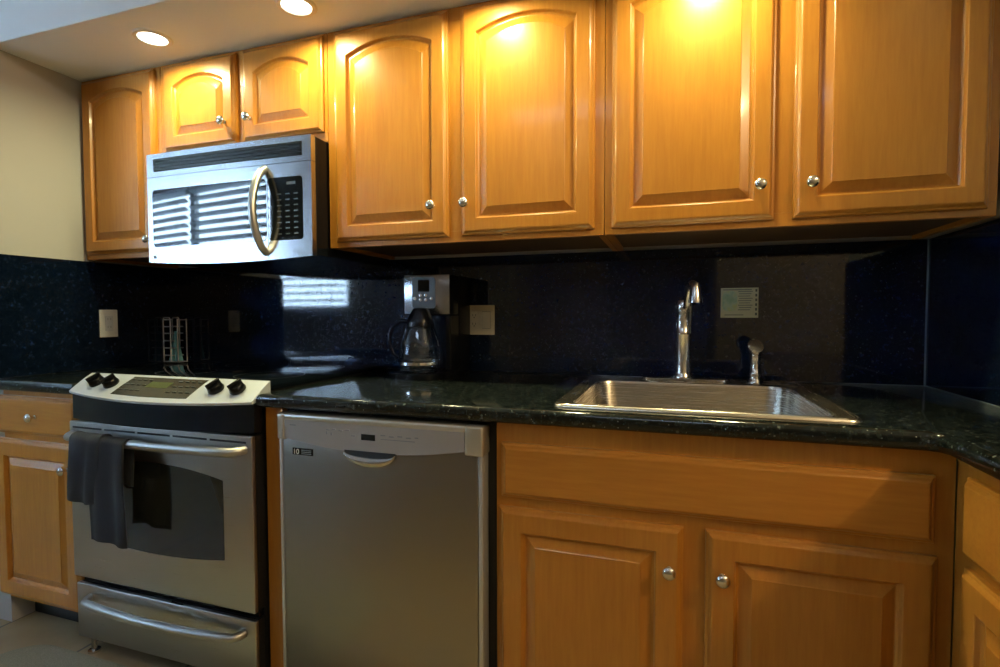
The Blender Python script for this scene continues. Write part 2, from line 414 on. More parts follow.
def upper(label, x0, x1, z0, doors, mats=(None,)):
    r = thing('wall_cabinet', label, 'cabinet', ((x0+x1)/2, YW-0.001, z0), 'honey maple wall cabinets')
    bm = B(); yb = YW-0.013; yf = -0.305
    if z0 > 1.5: yb = YW-0.001
    z1 = ZC-0.001
    box(bm, x0, x0+0.018, yf+0.02, yb, z0, z1); box(bm, x1-0.018, x1, yf+0.02, yb, z0, z1)
    box(bm, x0+0.018, x1-0.018, yb-0.006, yb, z0+0.012, z1); box(bm, x0+0.018, x1-0.018, yf+0.02, yb-0.006, z1-0.016, z1)
    put('carcass', bm, M_wood, r)
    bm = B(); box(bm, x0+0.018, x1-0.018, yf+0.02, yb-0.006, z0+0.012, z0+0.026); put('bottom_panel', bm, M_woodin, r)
    # face frame with openings behind the doors
    bm = B(); box(bm, x0, x1, yf, yf+0.0195, z0, z0+0.035, 0.001, 1); box(bm, x0, x1, yf, yf+0.0195, z1-0.04, z1, 0.001, 1)
    xs = [x0] + [(a[1]+b[0])/2 for a, b in zip(doors, doors[1:])] + [x1]
    for i, xx in enumerate(xs):
        a, b = (xx, xx+0.035) if i == 0 else ((xx-0.035, xx) if i == len(xs)-1 else (xx-0.04, xx+0.04))
        box(bm, a, b, yf, yf+0.0195, z0+0.035, z1-0.04)
    put('face_frame', bm, M_wood, r)
    for (a, b, zb, zt, kn) in doors:
        front('door', r, a, zb, b-a, zt-zb, yf, 0.034, kn, 0.050, m=M_wood)
    return r
ZD = 2.093
upper('narrow maple wall cabinet at far left, touching the beige side wall', 0.002, 0.436, 1.372, [(0.016, 0.412, 1.392, ZD, (0.388, 1.437))])
upper('short maple wall cabinet above the microwave with two arched doors', 0.438, 1.198, 1.738, [(0.464, 0.812, 1.770, ZD, (0.768, 1.846)), (0.846, 1.186, 1.770, ZD, (0.882, 1.846))])
upper('maple wall cabinet between the microwave and the cabinet over the sink', 1.200, 2.138, 1.372, [(1.232, 1.650, 1.390, ZD, (1.600, 1.487)), (1.696, 2.110, 1.390, ZD, (1.713, 1.487))])
upper('large maple wall cabinet over the sink at the right side wall', 2.140, 3.055, 1.372, [(2.160, 2.580, 1.390, ZD, (2.543, 1.478)), (2.624, 3.034, 1.390, ZD, (2.662, 1.475))])

def base_box(bm, x0, x1, y0, y1, z0, z1, th=0.018):
    box(bm, x0, x0+th, y0, y1, z0, z1); box(bm, x1-th, x1, y0, y1, z0, z1)
    box(bm, x0+th, x1-th, y0, y1, z0, z0+th); box(bm, x0+th, x1-th, y1-0.006, y1, z0+th, z1)
YF = -0.61
# left base cabinet
r = thing('base_cabinet', 'narrow maple base cabinet left of the range with one drawer and one door', 'cabinet', (0.214, -0.25, 0), 'maple base cabinets')
bm = B(); base_box(bm, 0.002, 0.426, YF+0.02, YW-0.002, 0.10, CB-0.001); put('carcass', bm, M_low, r)
bm = B(); box(bm, 0.002, 0.426, YF, YF+0.0195, 0.10, 0.14); box(bm, 0.002, 0.426, YF, YF+0.0195, 0.69, 0.72); box(bm, 0.002, 0.426, YF, YF+0.0195, 0.84, CB-0.001)
for a, b in ((0.002, 0.045), (0.383, 0.426)):
    for za, zb in ((0.14, 0.69), (0.72, 0.84)): box(bm, a, b, YF, YF+0.0195, za, zb)
put('face_frame', bm, M_low, r)
bm = B(); box(bm, 0.002, 0.426, YF+0.075, YF+0.09, 0.0, 0.0995); put('toe_kick', bm, M_blkm, r)
front('door', r, -0.035, 0.112, 0.437, 0.583, YF, 0, (0.362, 0.612), 0.058, m=M_low)
front('drawer', r, -0.035, 0.716, 0.437, 0.138, YF, 0, (0.206, 0.785), m=M_lowh, panel=False)
# filler panel between range and dishwasher
o = put('end_panel', box(B(), 1.192, 1.252, -0.615, YW-0.002, 0.0, CB-0.001, 0.001, 1), M_low); tag(o, 'narrow maple panel between the range and the dishwasher', 'panel')
# sink base
r = thing('base_cabinet', 'wide maple sink base cabinet with false drawer front and two doors', 'cabinet', (2.38, -0.25, 0), 'maple base cabinets')
bm = B(); base_box(bm, 1.909, 2.856, YF+0.02, YW-0.002, 0.10, CB-0.001); put('carcass', bm, M_low, r)
bm = B(); X0, X1 = 1.909, 2.8615
box(bm, X0, X1, YF, YF+0.0195, 0.10, 0.14); box(bm, X0, X1, YF, YF+0.0195, 0.655, 0.70); box(bm, X0, X1, YF, YF+0.0195, 0.81, CB-0.001)
for a, b in ((X0, X0+0.04), (2.34, 2.42), (X1-0.05, X1)):
    for za, zb in ((0.14, 0.655), (0.70, 0.81)): box(bm, a, b, YF, YF+0.0195, za, zb)
put('face_frame', bm, M_low, r)
bm = B(); box(bm, X0, X1, YF+0.075, YF+0.09, 0.0, 0.0995); put('toe_kick', bm, M_blkm, r)
front('drawer_front', r, 1.925, 0.686, 0.900, 0.136, YF, 0, None, m=M_lowh, panel=False)
front('door', r, 1.919, 0.112, 0.438, 0.548, YF, 0, (2.327, 0.564), 0.058, m=M_low)
front('door', r, 2.404, 0.112, 0.428, 0.548, YF, 0, (2.438, 0.564), 0.058, m=M_low)
# peninsula cabinet at right, its front turned towards the range
r = thing('base_cabinet', 'maple base cabinet at the right edge, its front turned left toward the range', 'cabinet', (3.1, -1.0, 0), 'maple base cabinets')
XF = 2.862
bm = B(); box(bm, XF+0.02, 3.36, -1.33, -1.312, 0.10, CB-0.001); box(bm, XF+0.02, 3.36, -0.742, -0.724, 0.10, CB-0.001); box(bm, XF+0.02, 3.36, -1.312, -0.742, 0.10, 0.118); box(bm, 3.342, 3.36, -1.312, -0.742, 0.118, CB-0.001)
put('carcass', bm, M_low, r)
bm = B(); box(bm, XF, XF+0.0195, -1.33, -0.615, 0.10, 0.14); box(bm, XF, XF+0.0195, -1.33, -0.615, 0.66, 0.69); box(bm, XF, XF+0.0195, -1.33, -0.615, 0.83, CB-0.001)
for a, b in ((-0.69, -0.615), (-1.33, -1.27)):
    for za, zb in ((0.14, 0.66), (0.69, 0.83)): box(bm, XF, XF+0.0195, a, b, za, zb)
put('face_frame', bm, M_low, r)
bm = B(); box(bm, XF+0.07, XF+0.085, -1.33, -0.63, 0.0, 0.0995); put('toe_kick', bm, M_blkm, r)
front('drawer', r, -0.672, 0.688, 0.60, 0.150, XF, 0, (-0.97, 0.762), face='-x', m=M_lowh, panel=False)
front('door', r, -0.672, 0.112, 0.60, 0.556, XF, 0, (-1.22, 0.60), 0.058, face='-x', m=M_low)

# ---------------------------------------------------------------- dishwasher
DX0, DX1 = 1.266, 1.888
r = thing('dishwasher', 'stainless steel built-in dishwasher under the counter, right of the range', 'dishwasher', (1.577, -0.3, 0))
bm = B(); box(bm, DX0-0.008, DX1+0.016, -0.600, 0.0, 0.02, 0.866); put('tub', bm, M_blkm, r)
bm = B(); box(bm, DX0+0.0105, DX1-0.0165, -0.646, -0.601, 0.115, 0.842, 0.006, 3); put('door_panel', bm, M_dw, r, 40)
bm = B(); DB = lambda x: 0.7935-0.000*(x-DX0)
box(bm, DX0, DX0+0.026, -0.655, -0.601, 0.790, 0.864, 0.006, 3); box(bm, DX1-0.05, DX1, -0.655, -0.601, 0.788, 0.864, 0.006, 3)
box(bm, DX0+0.022, DX1-0.046, -0.655, -0.601, 0.846, 0.864, 0.006, 3)
put('top_trim', bm, mat('dishwasher_trim', (0.62, 0.60, 0.52), 0.35, 0.8), r, 40)
mx = (DX0+DX1)/2-0.02; hw = (DX1-DX0)/2-0.03
bm = plate(B(), DX0+0.024, DX1-0.05, lambda x: 0.772+0.026*((x-mx)/hw)**2, 0.848, -0.6525, 0.01, 32)
cp = put('control_strip', bm, mat('dishwasher_strip', (0.42, 0.42, 0.42), 0.4, 0.5), r)
bm = B(); box(bm, 1.541, 1.583, -0.6535, -0.652, 0.807, 0.823); put('display', bm, M_glassblk, cp)
bm = B()
for i, (x, z, w, h) in enumerate([(1.43, .826, .012, .003), (1.45, .829, .010, .003), (1.47, .826, .012, .003), (1.49, .829, .014, .003), (1.43, .815, .004, .008), (1.445, .813, .004, .008), (1.51, .815, .012, .003),
                                  (1.60, .822, .014, .003), (1.625, .820, .014, .003), (1.65, .822, .014, .003), (1.675, .820, .014, .003), (1.70, .822, .010, .003), (1.60, .812, .10, .002), (1.31, .832, .02, .003)]):
    box(bm, x, x+w, -0.6533, -0.652, z, z+h)
put('button_markings', bm, M_mark, cp)
# pocket handle: dark recess with a rounded silver lip under it
hx, hwid = 1.566, 0.078
el = lambda x: math.sqrt(max(0, 1-((x-hx)/(hwid+0.0001))**2))
bm = plate(B(), hx-hwid, hx+hwid, lambda x: 0.776-0.040*el(x), 0.777, lambda x: -0.6535, 0.008, 28)
hd_ = put('handle', bm, M_blkm, r)
bm = B(); g = []
for i in range(33):
    x = hx-hwid+2*hwid*i/32; e = el(x)
    g.append([bm.verts.new((x, yy, zz)) for yy, zz in ((-0.6540, 0.775-0.014*e), (-0.6600-0.006*e, 0.775-0.020*e), (-0.6600-0.008*e, 0.775-0.031*e), (-0.6560, 0.775-0.040*e), (-0.6535, 0.774-0.042*e))])
for a, b in zip(g, g[1:]):
    for k in range(4): bm.faces.new((a[k], b[k], b[k+1], a[k+1]))
put('handle_lip', bm, M_ch, hd_, 80)
for xa, xb in ((DX0, DX0+0.010), (DX1-0.016, DX1-0.004)):
    put('edge_trim', box(B(), xa, xb, -0.6465, -0.601, 0.115, 0.789, 0.003, 2), M_strip, r, 40)
bm = B(); box(bm, 1.312, 1.382, -0.6475, -0.6455, 0.748, 0.768, 0.001, 1); bd = put('badge', bm, M_blk, r)
def text(name, s, size, loc, m, parent, rz=0, thick=0.0004):
    c = bpy.data.curves.new(name, 'FONT'); c.body = s; c.size = size; c.extrude = thick; c.align_x = 'LEFT'
    t = bpy.data.objects.new('tmp', c); COL.objects.link(t); bpy.context.view_layer.update()
    me = bpy.data.meshes.new_from_object(t.evaluated_get(bpy.context.evaluated_depsgraph_get())); bpy.data.objects.remove(t)
    bm = bmesh.new(); bm.from_mesh(me); bm.transform(Matrix.Translation(loc) @ Matrix.Rotation(rz, 4, 'Z') @ Matrix.Rotation(PI/2, 4, 'X'))
    return put(name, bm, m, parent)
text('badge_number', '10', 0.021, (1.315, -0.6480, 0.7505), M_wt, bd)
bm = B()
for k in range(3): box(bm, 1.343, 1.376, -0.6482, -0.647, 0.7515+k*0.005, 0.7535+k*0.005)
put('badge_lines', bm, M_mark, bd)
bm = B(); box(bm, DX0, DX1, -0.59, -0.575, 0.0, 0.10); put('toe_kick', bm, M_blkm, r)

# ---------------------------------------------------------------- range
RX0, RX1 = 0.432, 1.186; RM = (RX0+RX1)/2; RW = (RX1-RX0)/2
r = thing('range', 'stainless steel slide-in electric range with black glass top and towel on its handle', 'stove', (RM, -0.3, 0))
bm = B(); box(bm, RX0+0.004, RX1-0.004, -0.62, YW-0.02, 0.05, 0.915); put('body', bm, M_blkm, r)
bm = B(); box(bm, RX0, RX1, -0.585, YW-0.015, 0.9155, 0.932, 0.003, 2); ct = put('cooktop', bm, M_ctop, r, 40)
bm = B()
M_ring = mat('burner_ring', (0.05, 0.055, 0.06), 0.3)
for cx, cy, cr in ((0.62, -0.38, 0.10), (1.0, -0.38, 0.115), (0.62, -0.10, 0.075), (1.0, -0.10, 0.09)):
    t = bmesh.new(); n = 40
    a = [t.verts.new((cx+cr*math.cos(2*PI*k/n), cy+cr*math.sin(2*PI*k/n), 0.9323)) for k in range(n)]
    b = [t.verts.new((cx+(cr-0.002)*math.cos(2*PI*k/n), cy+(cr-0.002)*math.sin(2*PI*k/n), 0.9323)) for k in range(n)]
    for k in range(n): t.faces.new((a[k], a[(k+1) % n], b[(k+1) % n], b[k]))
    merge(bm, t); put('burner_outline', bm, M_ring, ct); bm = B()
bm.free()
# sloped control panel bowed towards the front
yb_, zb_ = -0.587, 0.944
def pf(u): return -0.662-0.046*(1-u*u)          # front edge depth
def panel_pt(u, v, lift=0.0):
    x = RM+RW*u; yf = pf(u); zf = 0.892-0.010*(1-u*u)
    y = yb_+(yf-yb_)*v; z = zb_+(zf-zb_)*v**1.15
    n = Vector((0, -(zb_-zf), (yb_-yf))); n = Vector((0, -0.57, 0.82))
    return Vector((x, y, z))+n*lift
bm = B(); NU, NV = 36, 6; g = []
for i in range(NU+1):
    u = -1.0+2*i/NU; row = [panel_pt(u, j/NV) for j in range(NV+1)]
    row.append(panel_pt(u, 1)+Vector((0, 0.002, -0.007))); row.append(Vector((RM+RW*u, yb_, 0.90))); g.append([bm.verts.new(p) for p in row])
for a, b in zip(g, g[1:]):
    for j in range(len(a)-1): bm.faces.new((a[j], b[j], b[j+1], a[j+1]))
bm.faces.new(g[0]); bm.faces.new(g[-1][::-1])
cp = put('control_panel', bm, M_panel, r, 40)
def on_panel(u0, u1, v0, v1, skew, lift, m, name, parent, n=10):
    bm = B(); top = []
    for i in range(n+1):
        t = i/n; top.append([bm.verts.new(panel_pt(u0+(u1-u0)*t+skew*(vv-v0), vv, lift)) for vv in (v0, (v0+v1)/2, v1)])
    for a, b in zip(top, top[1:]):
        for j in range(2): bm.faces.new((a[j], b[j], b[j+1], a[j+1]))
    ex = bmesh.ops.extrude_face_region(bm, geom=list(bm.faces))
    for v in ex['geom']:
        if isinstance(v, bmesh.types.BMVert): v.co += Vector((0, 0.001, -0.0025))
    return put(name, bm, m, parent)
dsp = on_panel(-0.415, 0.41, 0.12, 0.84, 0.0, 0.0015, mat('range_display', (0.035, 0.036, 0.032), 0.2), 'display', cp)
on_panel(-0.14, 0.10, 0.30, 0.52, 0.0, 0.0022, mat('clock_window', (0.05, 0.07, 0.02), 0.3), 'clock_window', dsp)
bm = B()
for rr_ in range(3):
    for cc in list(range(4))+list(range(8, 12)):
        c = panel_pt(-0.375+0.067*cc, 0.24+0.2*rr_, 0.0030); box(bm, c.x-0.008, c.x+0.008, c.y-0.002, c.y+0.002, c.z-0.0008, c.z+0.0008)
put('touch_markings', bm, mat('touch_grey', (0.16, 0.17, 0.16), 0.5), dsp)
slope = math.atan2(0.57, 0.82)
KM = Matrix.Rotation(slope, 4, 'X')
for u in (-0.745, -0.55, 0.60, 0.80):
    c = panel_pt(u, 0.50, 0.001); kb = B()
    lathe(kb, [(0, 0), (0.023, 0), (0.024, 0.004), (0.022, 0.010), (0.021, 0.017), (0.019, 0.020), (0, 0.020)], c, 'z', 28, KM)
    t = bmesh.new(); box(t, -0.0045, 0.0045, -0.021, 0.021, 0.016, 0.031, 0.002, 2); t.transform(Matrix.Rotation(math.radians(-25), 4, 'Z')); t.transform(KM); t.transform(Matrix.Translation(c)); merge(kb, t)
    put('knob', kb, M_blk, r, 35)
# black fascia below the panel
bm = plate(B(), RX0+0.001, RX1-0.001, 0.800, lambda x: 0.884-0.010*(1-((x-RM)/RW)**2), lambda x: pf((x-RM)/RW)+0.010, 0.035, 30, 3)
put('fascia', bm, M_blk, r, 40)
M_hand = mat('satin_handle', (0.50, 0.49, 0.46), 0.38, 1.0)
# oven door
bm = B(); box(bm, RX0, RX1, -0.665, -0.650, 0.272, 0.793, 0.004, 3); od = put('oven_door', bm, M_st, r, 40)
bm = B(); box(bm, RX0+0.002, RX1-0.002, -0.6495, -0.622, 0.274, 0.791); put('door_edge', bm, M_blkm, od)
wl, wr = 0.525, 1.078; wm = (wl+wr)/2; wh = (wr-wl)/2
bm = plate(B(), wl, wr, lambda x: 0.417-0.020*(1-((x-wm)/wh)**2), lambda x: 0.655+0.030*(1-((x-wm)/wh)**2), -0.6665, 0.003, 30)
put('window', bm, M_oven, od)
bm = plate(B(), wl-0.0, wr+0.0, lambda x: 0.417-0.020*(1-((x-wm)/wh)**2), lambda x: 0.655+0.030*(1-((x-wm)/wh)**2), -0.6659, 0.002, 30)
bm.free()
bm = B(); n5 = 5; xa, xb = RX0+0.018, RX1-0.020; wv = (xb-xa-0.012*(n5-1))/n5
for k in range(n5): box(bm, xa+k*(wv+0.012), xa+k*(wv+0.012)+wv, -0.6662, -0.664, 0.771, 0.777)
put('vent_slots', bm, M_blkm, od)
def barhandle(x0, x1, z, y, rad, bow, standoff):
    pts = [(x0, standoff, z+0.002), (x0+0.004, (standoff+y)/2, z+0.001)]
    n = 16
    for i in range(n+1):
        t = i/n; pts.append((x0+0.016+(x1-x0-0.032)*t, y-bow*(1-(2*t-1)**2), z))
    pts += [(x1-0.004, (standoff+y)/2, z+0.001), (x1, standoff, z+0.002)]
    return pts
bm = B(); tube(bm, barhandle(0.468, 1.160, 0.752, -0.700, 0.012, 0.016, -0.664), 0.0140, 14); put('handle', bm, M_hand, od, 60)
# storage drawer
bm = B(); box(bm, RX0+0.003, RX1-0.003, -0.660, -0.646, 0.062, 0.246, 0.004, 3); dr = put('drawer', bm, M_st, r, 40)
bm = B(); box(bm, RX0+0.005, RX1-0.005, -0.6455, -0.622, 0.064, 0.244); put('drawer_edge', bm, M_blkm, dr)
bm = B(); tube(bm, barhandle(0.500, 1.140, 0.203, -0.690, 0.012, 0.020, -0.659), [0.013]*21, 14); put('handle', bm, M_hand, dr, 60)
bm = B(); box(bm, RX0+0.01, RX1-0.01, -0.640, -0.600, 0.247, 0.271); put('drawer_gap_trim', bm, M_blk, r)
for x in (RX0+0.04, RX1-0.04):
    bm = B(); lathe(bm, [(0, 0), (0.018, 0), (0.018, 0.008), (0.008, 0.010), (0.008, 0.05), (0, 0.05)], (x, -0.635, 0)); bm2 = put('foot', bm, M_ch, r, 40)

# towel over the oven handle
def strip_sheet(bm, prof, x0, x1, n, amp, ph, skew=0.0, taper=0.0):
    """prof: path of (y,z) down the drape; rows follow it, columns follow x with folds"""
    g = []
    for j, (y, z) in enumerate(prof):
        s = j/(len(prof)-1); row = []
        for i in range(n+1):
            t = i/n; a = amp*min(1, abs(s-0.35)*2.6+0.15)
            x = x0+0.058+(x1-x0)*t + skew*s + taper*(t-0.5)*s + 0.003*math.sin(9*s+ph)
            yy = y + a*math.sin(2*PI*1.7*t+ph+1.2*s)*(-1 if False else 1)*0.6 - a*0.5
            row.append(bm.verts.new((x, yy, z+0.004*math.sin(5*t+ph)*s)))
        g.append(row)
    for a, b in zip(g, g[1:]):
        for i in range(n): bm.faces.new((a[i], a[i+1], b[i+1], b[i]))
def drape(zbf, zbb, r_, yc=-0.7155, zc=0.752, m=18):
    out = [(yc+r_, zbb+(zc-zbb)*k/6) for k in range(6)]
    for k in range(9): a = PI*k/8; out.append((yc+r_*math.cos(a), zc+r_*math.sin(a)))
    out += [(yc-r_-0.004*math.sin(PI*k/m), zc-(zc-zbf)*k/m) for k in range(1, m+1)]
    return out
bm = B(); strip_sheet(bm, drape(0.446, 0.62, 0.0165), 0.555, 0.715, 30, 0.009, 0.4, 0.010)
tw = put('dish_towel', bm, M_towel, None, 60, loc=(0.61, -0.715, 0.44)); sm = tw.modifiers.new('t', 'SOLIDIFY'); sm.thickness = 0.004; sm.offset = 0
tag(tw, 'dark charcoal towel hanging over the oven door handle', 'towel')
bm = B(); strip_sheet(bm, drape(0.565, 0.66, 0.0225), 0.497, 0.625, 24, 0.010, 2.0, -0.012)
t2 = put('folded_layer', bm, M_towel, tw, 60); sm = t2.modifiers.new('t', 'SOLIDIFY'); sm.thickness = 0.004; sm.offset = 0

# ---------------------------------------------------------------- microwave
MX0, MX1 = 0.468, 1.196; MZ0, MZ1 = 1.334, 1.7355; MM = (MX0+MX1)/2; MW = (MX1-MX0)/2
r = thing('microwave', 'stainless over-the-range microwave with black window mounted under the short cabinet', 'microwave', (MM, -0.15, MZ0))
bm = B(); box(bm, MX0-0.010, MX1-0.001, -0.3725, YW-0.014, MZ0+0.005, MZ1, 0.003, 1); put('housing', bm, M_blk, r)
mf = lambda x: -0.396-0.006*(1-((x-MM)/MW)**2)
ME = mat('microwave_side_trim', (0.55, 0.56, 0.55), 0.35, 0.9)
bm = plate(B(), MX0, MX1, 1.651, MZ1-0.001, mf, 0.022, 36, 2); vp = put('vent_panel', bm, M_stm, r, 40)
bm = plate(B(), MX0+0.035, MX1-0.035, 1.669, 1.716, lambda x: mf(x)-0.0008, 0.003, 30); gr = put('vent_grille', bm, M_blkm, vp)
bm = B()
for k in range(4): merge(bm, plate(B(), MX0+0.037, MX1-0.037, 1.6715+k*0.0113, 1.6785+k*0.0113, lambda x: mf(x)-0.004, 0.0035, 30))
put('louvre', bm, M_blk, gr)
MS = 1.022
mlo = lambda x: MZ0+0.004-0.013*(1-((x-MM)/MW)**2)
bm = plate(B(), MX0, MS-0.001, mlo, 1.649, mf, 0.022, 30, 2); dd = put('door', bm, M_stm, r, 40)
lo, hi = rr(0.494, MS-0.006, 1.393, 1.603, 0.012)
bm = plate(B(), 0.494, MS-0.006, lo, hi, lambda x: mf(x)-0.0012, 0.004, 60); put('window', bm, M_glassblk, dd, 40)
bm = plate(B(), MS+0.001, MX1, mlo, 1.649, mf, 0.022, 14, 2); cpn = put('control_panel', bm, M_stm, r, 40)
lo, hi = rr(MS+0.002, MX1-0.034, 1.393, 1.603, 0.012)
bm = plate(B(), MS+0.002, MX1-0.034, lo, hi, lambda x: mf(x)-0.0012, 0.004, 40); kp = put('keypad', bm, M_glassblk, cpn, 40)
bm = B()
for rr_ in range(8):
    for cc in range(3):
        x = 1.062+cc*0.033; z = 1.412+rr_*0.019; y = mf(x+0.008)-0.0022
        box(bm, x, x+0.016, y, y+0.0008, z, z+0.0035)
box(bm, 1.10, 1.135, mf(1.11)-0.0022, mf(1.11)-0.001, 1.577, 1.586)
put('key_markings', bm, mat('key_grey', (0.07, 0.09, 0.10), 0.5), kp)
bm = B(); pts = []
for i in range(21):
    t = i/20; pts.append((1.012, mf(1.012)+0.002-0.062*math.sin(PI*t)**0.62, 1.352+0.284*t))
tube(bm, pts, 0.0125, 14); put('handle', bm, mat('handle_nickel', (0.62, 0.62, 0.60), 0.35, 1.0), dd, 60)
bm = B(); lathe(bm, [(0, 0), (0.006, 0), (0.006, 0.001), (0, 0.001)], (0.500, mf(0.500), 1.357), '-y', 20); put('emblem', bm, M_mark, dd)

# ---------------------------------------------------------------- sink, faucet, sprayer
r = thing('sink', 'rectangular single-bowl stainless steel sink set into the black countertop', 'sink', ((SX0+SX1)/2, (SY0+SY1)/2, 0.74))
bm = B()
def loop(x0, x1, y0, y1, rad, z): return [bm.verts.new((x, y, z)) for x, y in rrect(x0, x1, y0, y1, rad, 7)]
ix0, ix1, iy0, iy1 = SX0+0.045, SX1-0.045, SY0+0.040, SY1-0.110
L_ = [loop(SX0, SX1, SY0, SY1, 0.030, CT+0.0008), loop(SX0+0.001, SX1-0.001, SY0+0.001, SY1-0.001, 0.030, CT+0.005), loop(SX0+0.006, SX1-0.006, SY0+0.006, SY1-0.006, 0.03, CT+0.009),
      loop(SX0+0.014, SX1-0.014, SY0+0.014, SY1-0.014, 0.03, CT+0.006), loop(ix0-0.012, ix1+0.012, iy0-0.012, iy1+0.012, 0.055, CT+0.005), loop(ix0-0.003, ix1+0.003, iy0-0.003, iy1+0.003, 0.060, CT+0.002), loop(ix0, ix1, iy0, iy1, 0.062, CT-0.008),
      loop(ix0+0.010, ix1-0.010, iy0+0.010, iy1-0.010, 0.062, CT-0.130), loop(ix0+0.022, ix1-0.022, iy0+0.022, iy1-0.022, 0.055, CT-0.158), loop(ix0+0.06, ix1-0.06, iy0+0.06, iy1-0.06, 0.04, CT-0.166)]
for a, b in zip(L_, L_[1:]):
    for k in range(len(a)): bm.faces.new((a[k], a[(k+1) % len(a)], b[(k+1) % len(a)], b[k]))
bm.faces.new(L_[-1])
bw = put('basin', bm, M_sink, r, 50)
bm = B(); lathe(bm, [(0, 0.003), (0.02, 0.001), (0.040, 0.004), (0.045, 0.001), (0.045, -0.002)], ((ix0+ix1)/2, (iy0+iy1)/2, CT-0.165)); put('drain', bm, M_ch, bw, 40)
DZ = CT+0.0062
fx, fy = 2.364, -0.012
r = thing('faucet', 'tall brushed nickel pull-out kitchen faucet standing behind the sink bowl', 'faucet', (fx, fy, DZ))
bm = B(); t = bmesh.new(); poly_prism(t, rrect(fx-0.130, fx+0.140, fy-0.028, fy+0.028, 0.027, 8), 0, 0.008)
merge(bm, t, Matrix.Translation((0, 0, DZ))); put('deck_plate', bm, M_ch, r, 40)
bm = B(); lathe(bm, [(0.032, 0.008), (0.032, 0.014), (0.028, 0.020), (0.0255, 0.03), (0.0250, 0.150), (0.0265, 0.152), (0.0265, 0.158), (0.0248, 0.160), (0.0240, 0.225), (0.0258, 0.228), (0.0258, 0.252), (0.020, 0.266), (0, 0.270)], (fx, fy, DZ), 'z', 28)
put('body', bm, M_ch, r, 40)
bm = B(); sp = []
for i in range(15):
    t = i/14; a = PI*0.5-t*PI*1.02
    sp.append(Vector((fx+0.010+0.022*t, fy-0.035-0.045*(1-math.sin(a)*0)*t-0.02*t, DZ+0.225+0.088*math.sin(PI*(0.08+0.62*t)))))
tube(bm, [(fx+0.006, fy-0.004, DZ+0.246)]+sp, [0.013]+[0.0125+0.0005*i for i in range(8)]+[0.016]*7, 16); put('spout', bm, M_ch, r, 60)
bm = B(); q = sp[-1]
tube(bm, [q+Vector((0, 0, 0.020)), q+Vector((0.0, -0.004, 0.004)), q+Vector((0.001, -0.006, -0.02)), q+Vector((0.001, -0.007, -0.034)), q+Vector((0.001, -0.007, -0.040))], [0.013, 0.0165, 0.018, 0.021, 0.0215], 20)
put('spray_nozzle', bm, M_ch, r, 60)
bm = B(); tube(bm, [(fx+0.016, fy-0.018, DZ+0.165), (fx+0.022, fy-0.026, DZ+0.200), (fx+0.020, fy-0.034, DZ+0.262), (fx+0.022, fy-0.040, DZ+0.312), (fx+0.028, fy-0.044, DZ+0.326)], [0.004, 0.008, 0.010, 0.008, 0.009], 12, True, 0.5)
put('lever', bm, mat('dark_nickel', (0.30, 0.29, 0.27), 0.25, 1.0), r, 60)
sx, sy = 2.583, -0.018
r = thing('side_sprayer', 'small brushed nickel side sprayer with round head, right of the faucet', 'sprayer', (sx, sy, DZ))
bm = B(); lathe(bm, [(0, 0), (0.025, 0), (0.025, 0.004), (0.020, 0.010), (0.018, 0.022), (0.0185, 0.028), (0.0185, 0.034), (0.016, 0.037), (0.0145, 0.078), (0.0165, 0.082), (0.0160, 0.094), (0.012, 0.100), (0, 0.102)], (sx, sy, DZ)); put('stem', bm, M_ch, r, 40)
bm = B(); hm = Matrix.Rotation(math.radians(62), 4, 'X') @ Matrix.Rotation(math.radians(18), 4, 'Y')
lathe(bm, [(0, -0.018), (0.012, -0.018), (0.023, -0.005), (0.0265, 0.009), (0.026, 0.015), (0.022, 0.019), (0, 0.020)], (sx-0.006, sy-0.006, DZ+0.112), 'z', 24, hm); put('head', bm, M_ch, r, 40)

# ---------------------------------------------------------------- coffee maker
KX0, KX1 = 1.374, 1.561
r = thing('coffee_maker', 'black drip coffee maker with silver front panel and glass carafe', 'coffee maker', ((KX0+KX1)/2, 0, CT))
bm = B(); box(bm, KX0+0.004, KX1, -0.02, 0.100, CT+0.001, 1.288, 0.006, 2); put('body', bm, M_blk, r, 40)
bm = B(); box(bm, KX0+0.002, KX1, -0.100, -0.0205, 1.140, 1.288, 0.006, 2); put('brew_head', bm, M_blk, r, 40)
bm = B(); box(bm, KX0+0.002, KX1-0.001, -0.106, -0.101, 1.142, 1.287, 0.002, 2); fp = put('front_panel', bm, M_stm, r, 40)
bm = plate(B(), 1.412, 1.505, *rr(1.412, 1.505, 1.165, 1.277, 0.010), -0.110, 0.0045, 30); ip = put('button_panel', bm, mat('grey_button_panel', (0.12, 0.15, 0.17), 0.3, 0.3), fp)
bm = B(); box(bm, 1.436, 1.482, -0.1112, -0.1095, 1.225, 1.268, 0.001, 1); put('display', bm, M_glassblk, ip)
for (x, z) in ((1.425, 1.20), (1.447, 1.195), (1.469, 1.195), (1.491, 1.20), (1.447, 1.212), (1.469, 1.212)):
    bm = B(); lathe(bm, [(0, 0), (0.0065, 0), (0.0060, 0.003), (0, 0.004)], (x, -0.110, z), '-y', 16); put('button', bm, M_ch, ip, 40)
bm = B(); box(bm, KX1-0.022, KX1, -0.098, -0.0205, CT+0.022, 1.1395, 0.003, 1); put('side_column', bm, M_blk, r)
bm = B(); t = bmesh.new(); poly_prism(t, rrect(KX0+0.002, KX1, -0.248, 0.0, 0.05, 6), CT+0.001, CT+0.021); merge(bm, t)
bs = put('base', bm, M_blk, r, 40)
bm = B(); lathe(bm, [(0, 0.0), (0.060, 0.0), (0.062, 0.002), (0.060, 0.004), (0, 0.004)], (1.472, -0.165, CT+0.0212)); put('warming_plate', bm, M_chr, bs, 40)
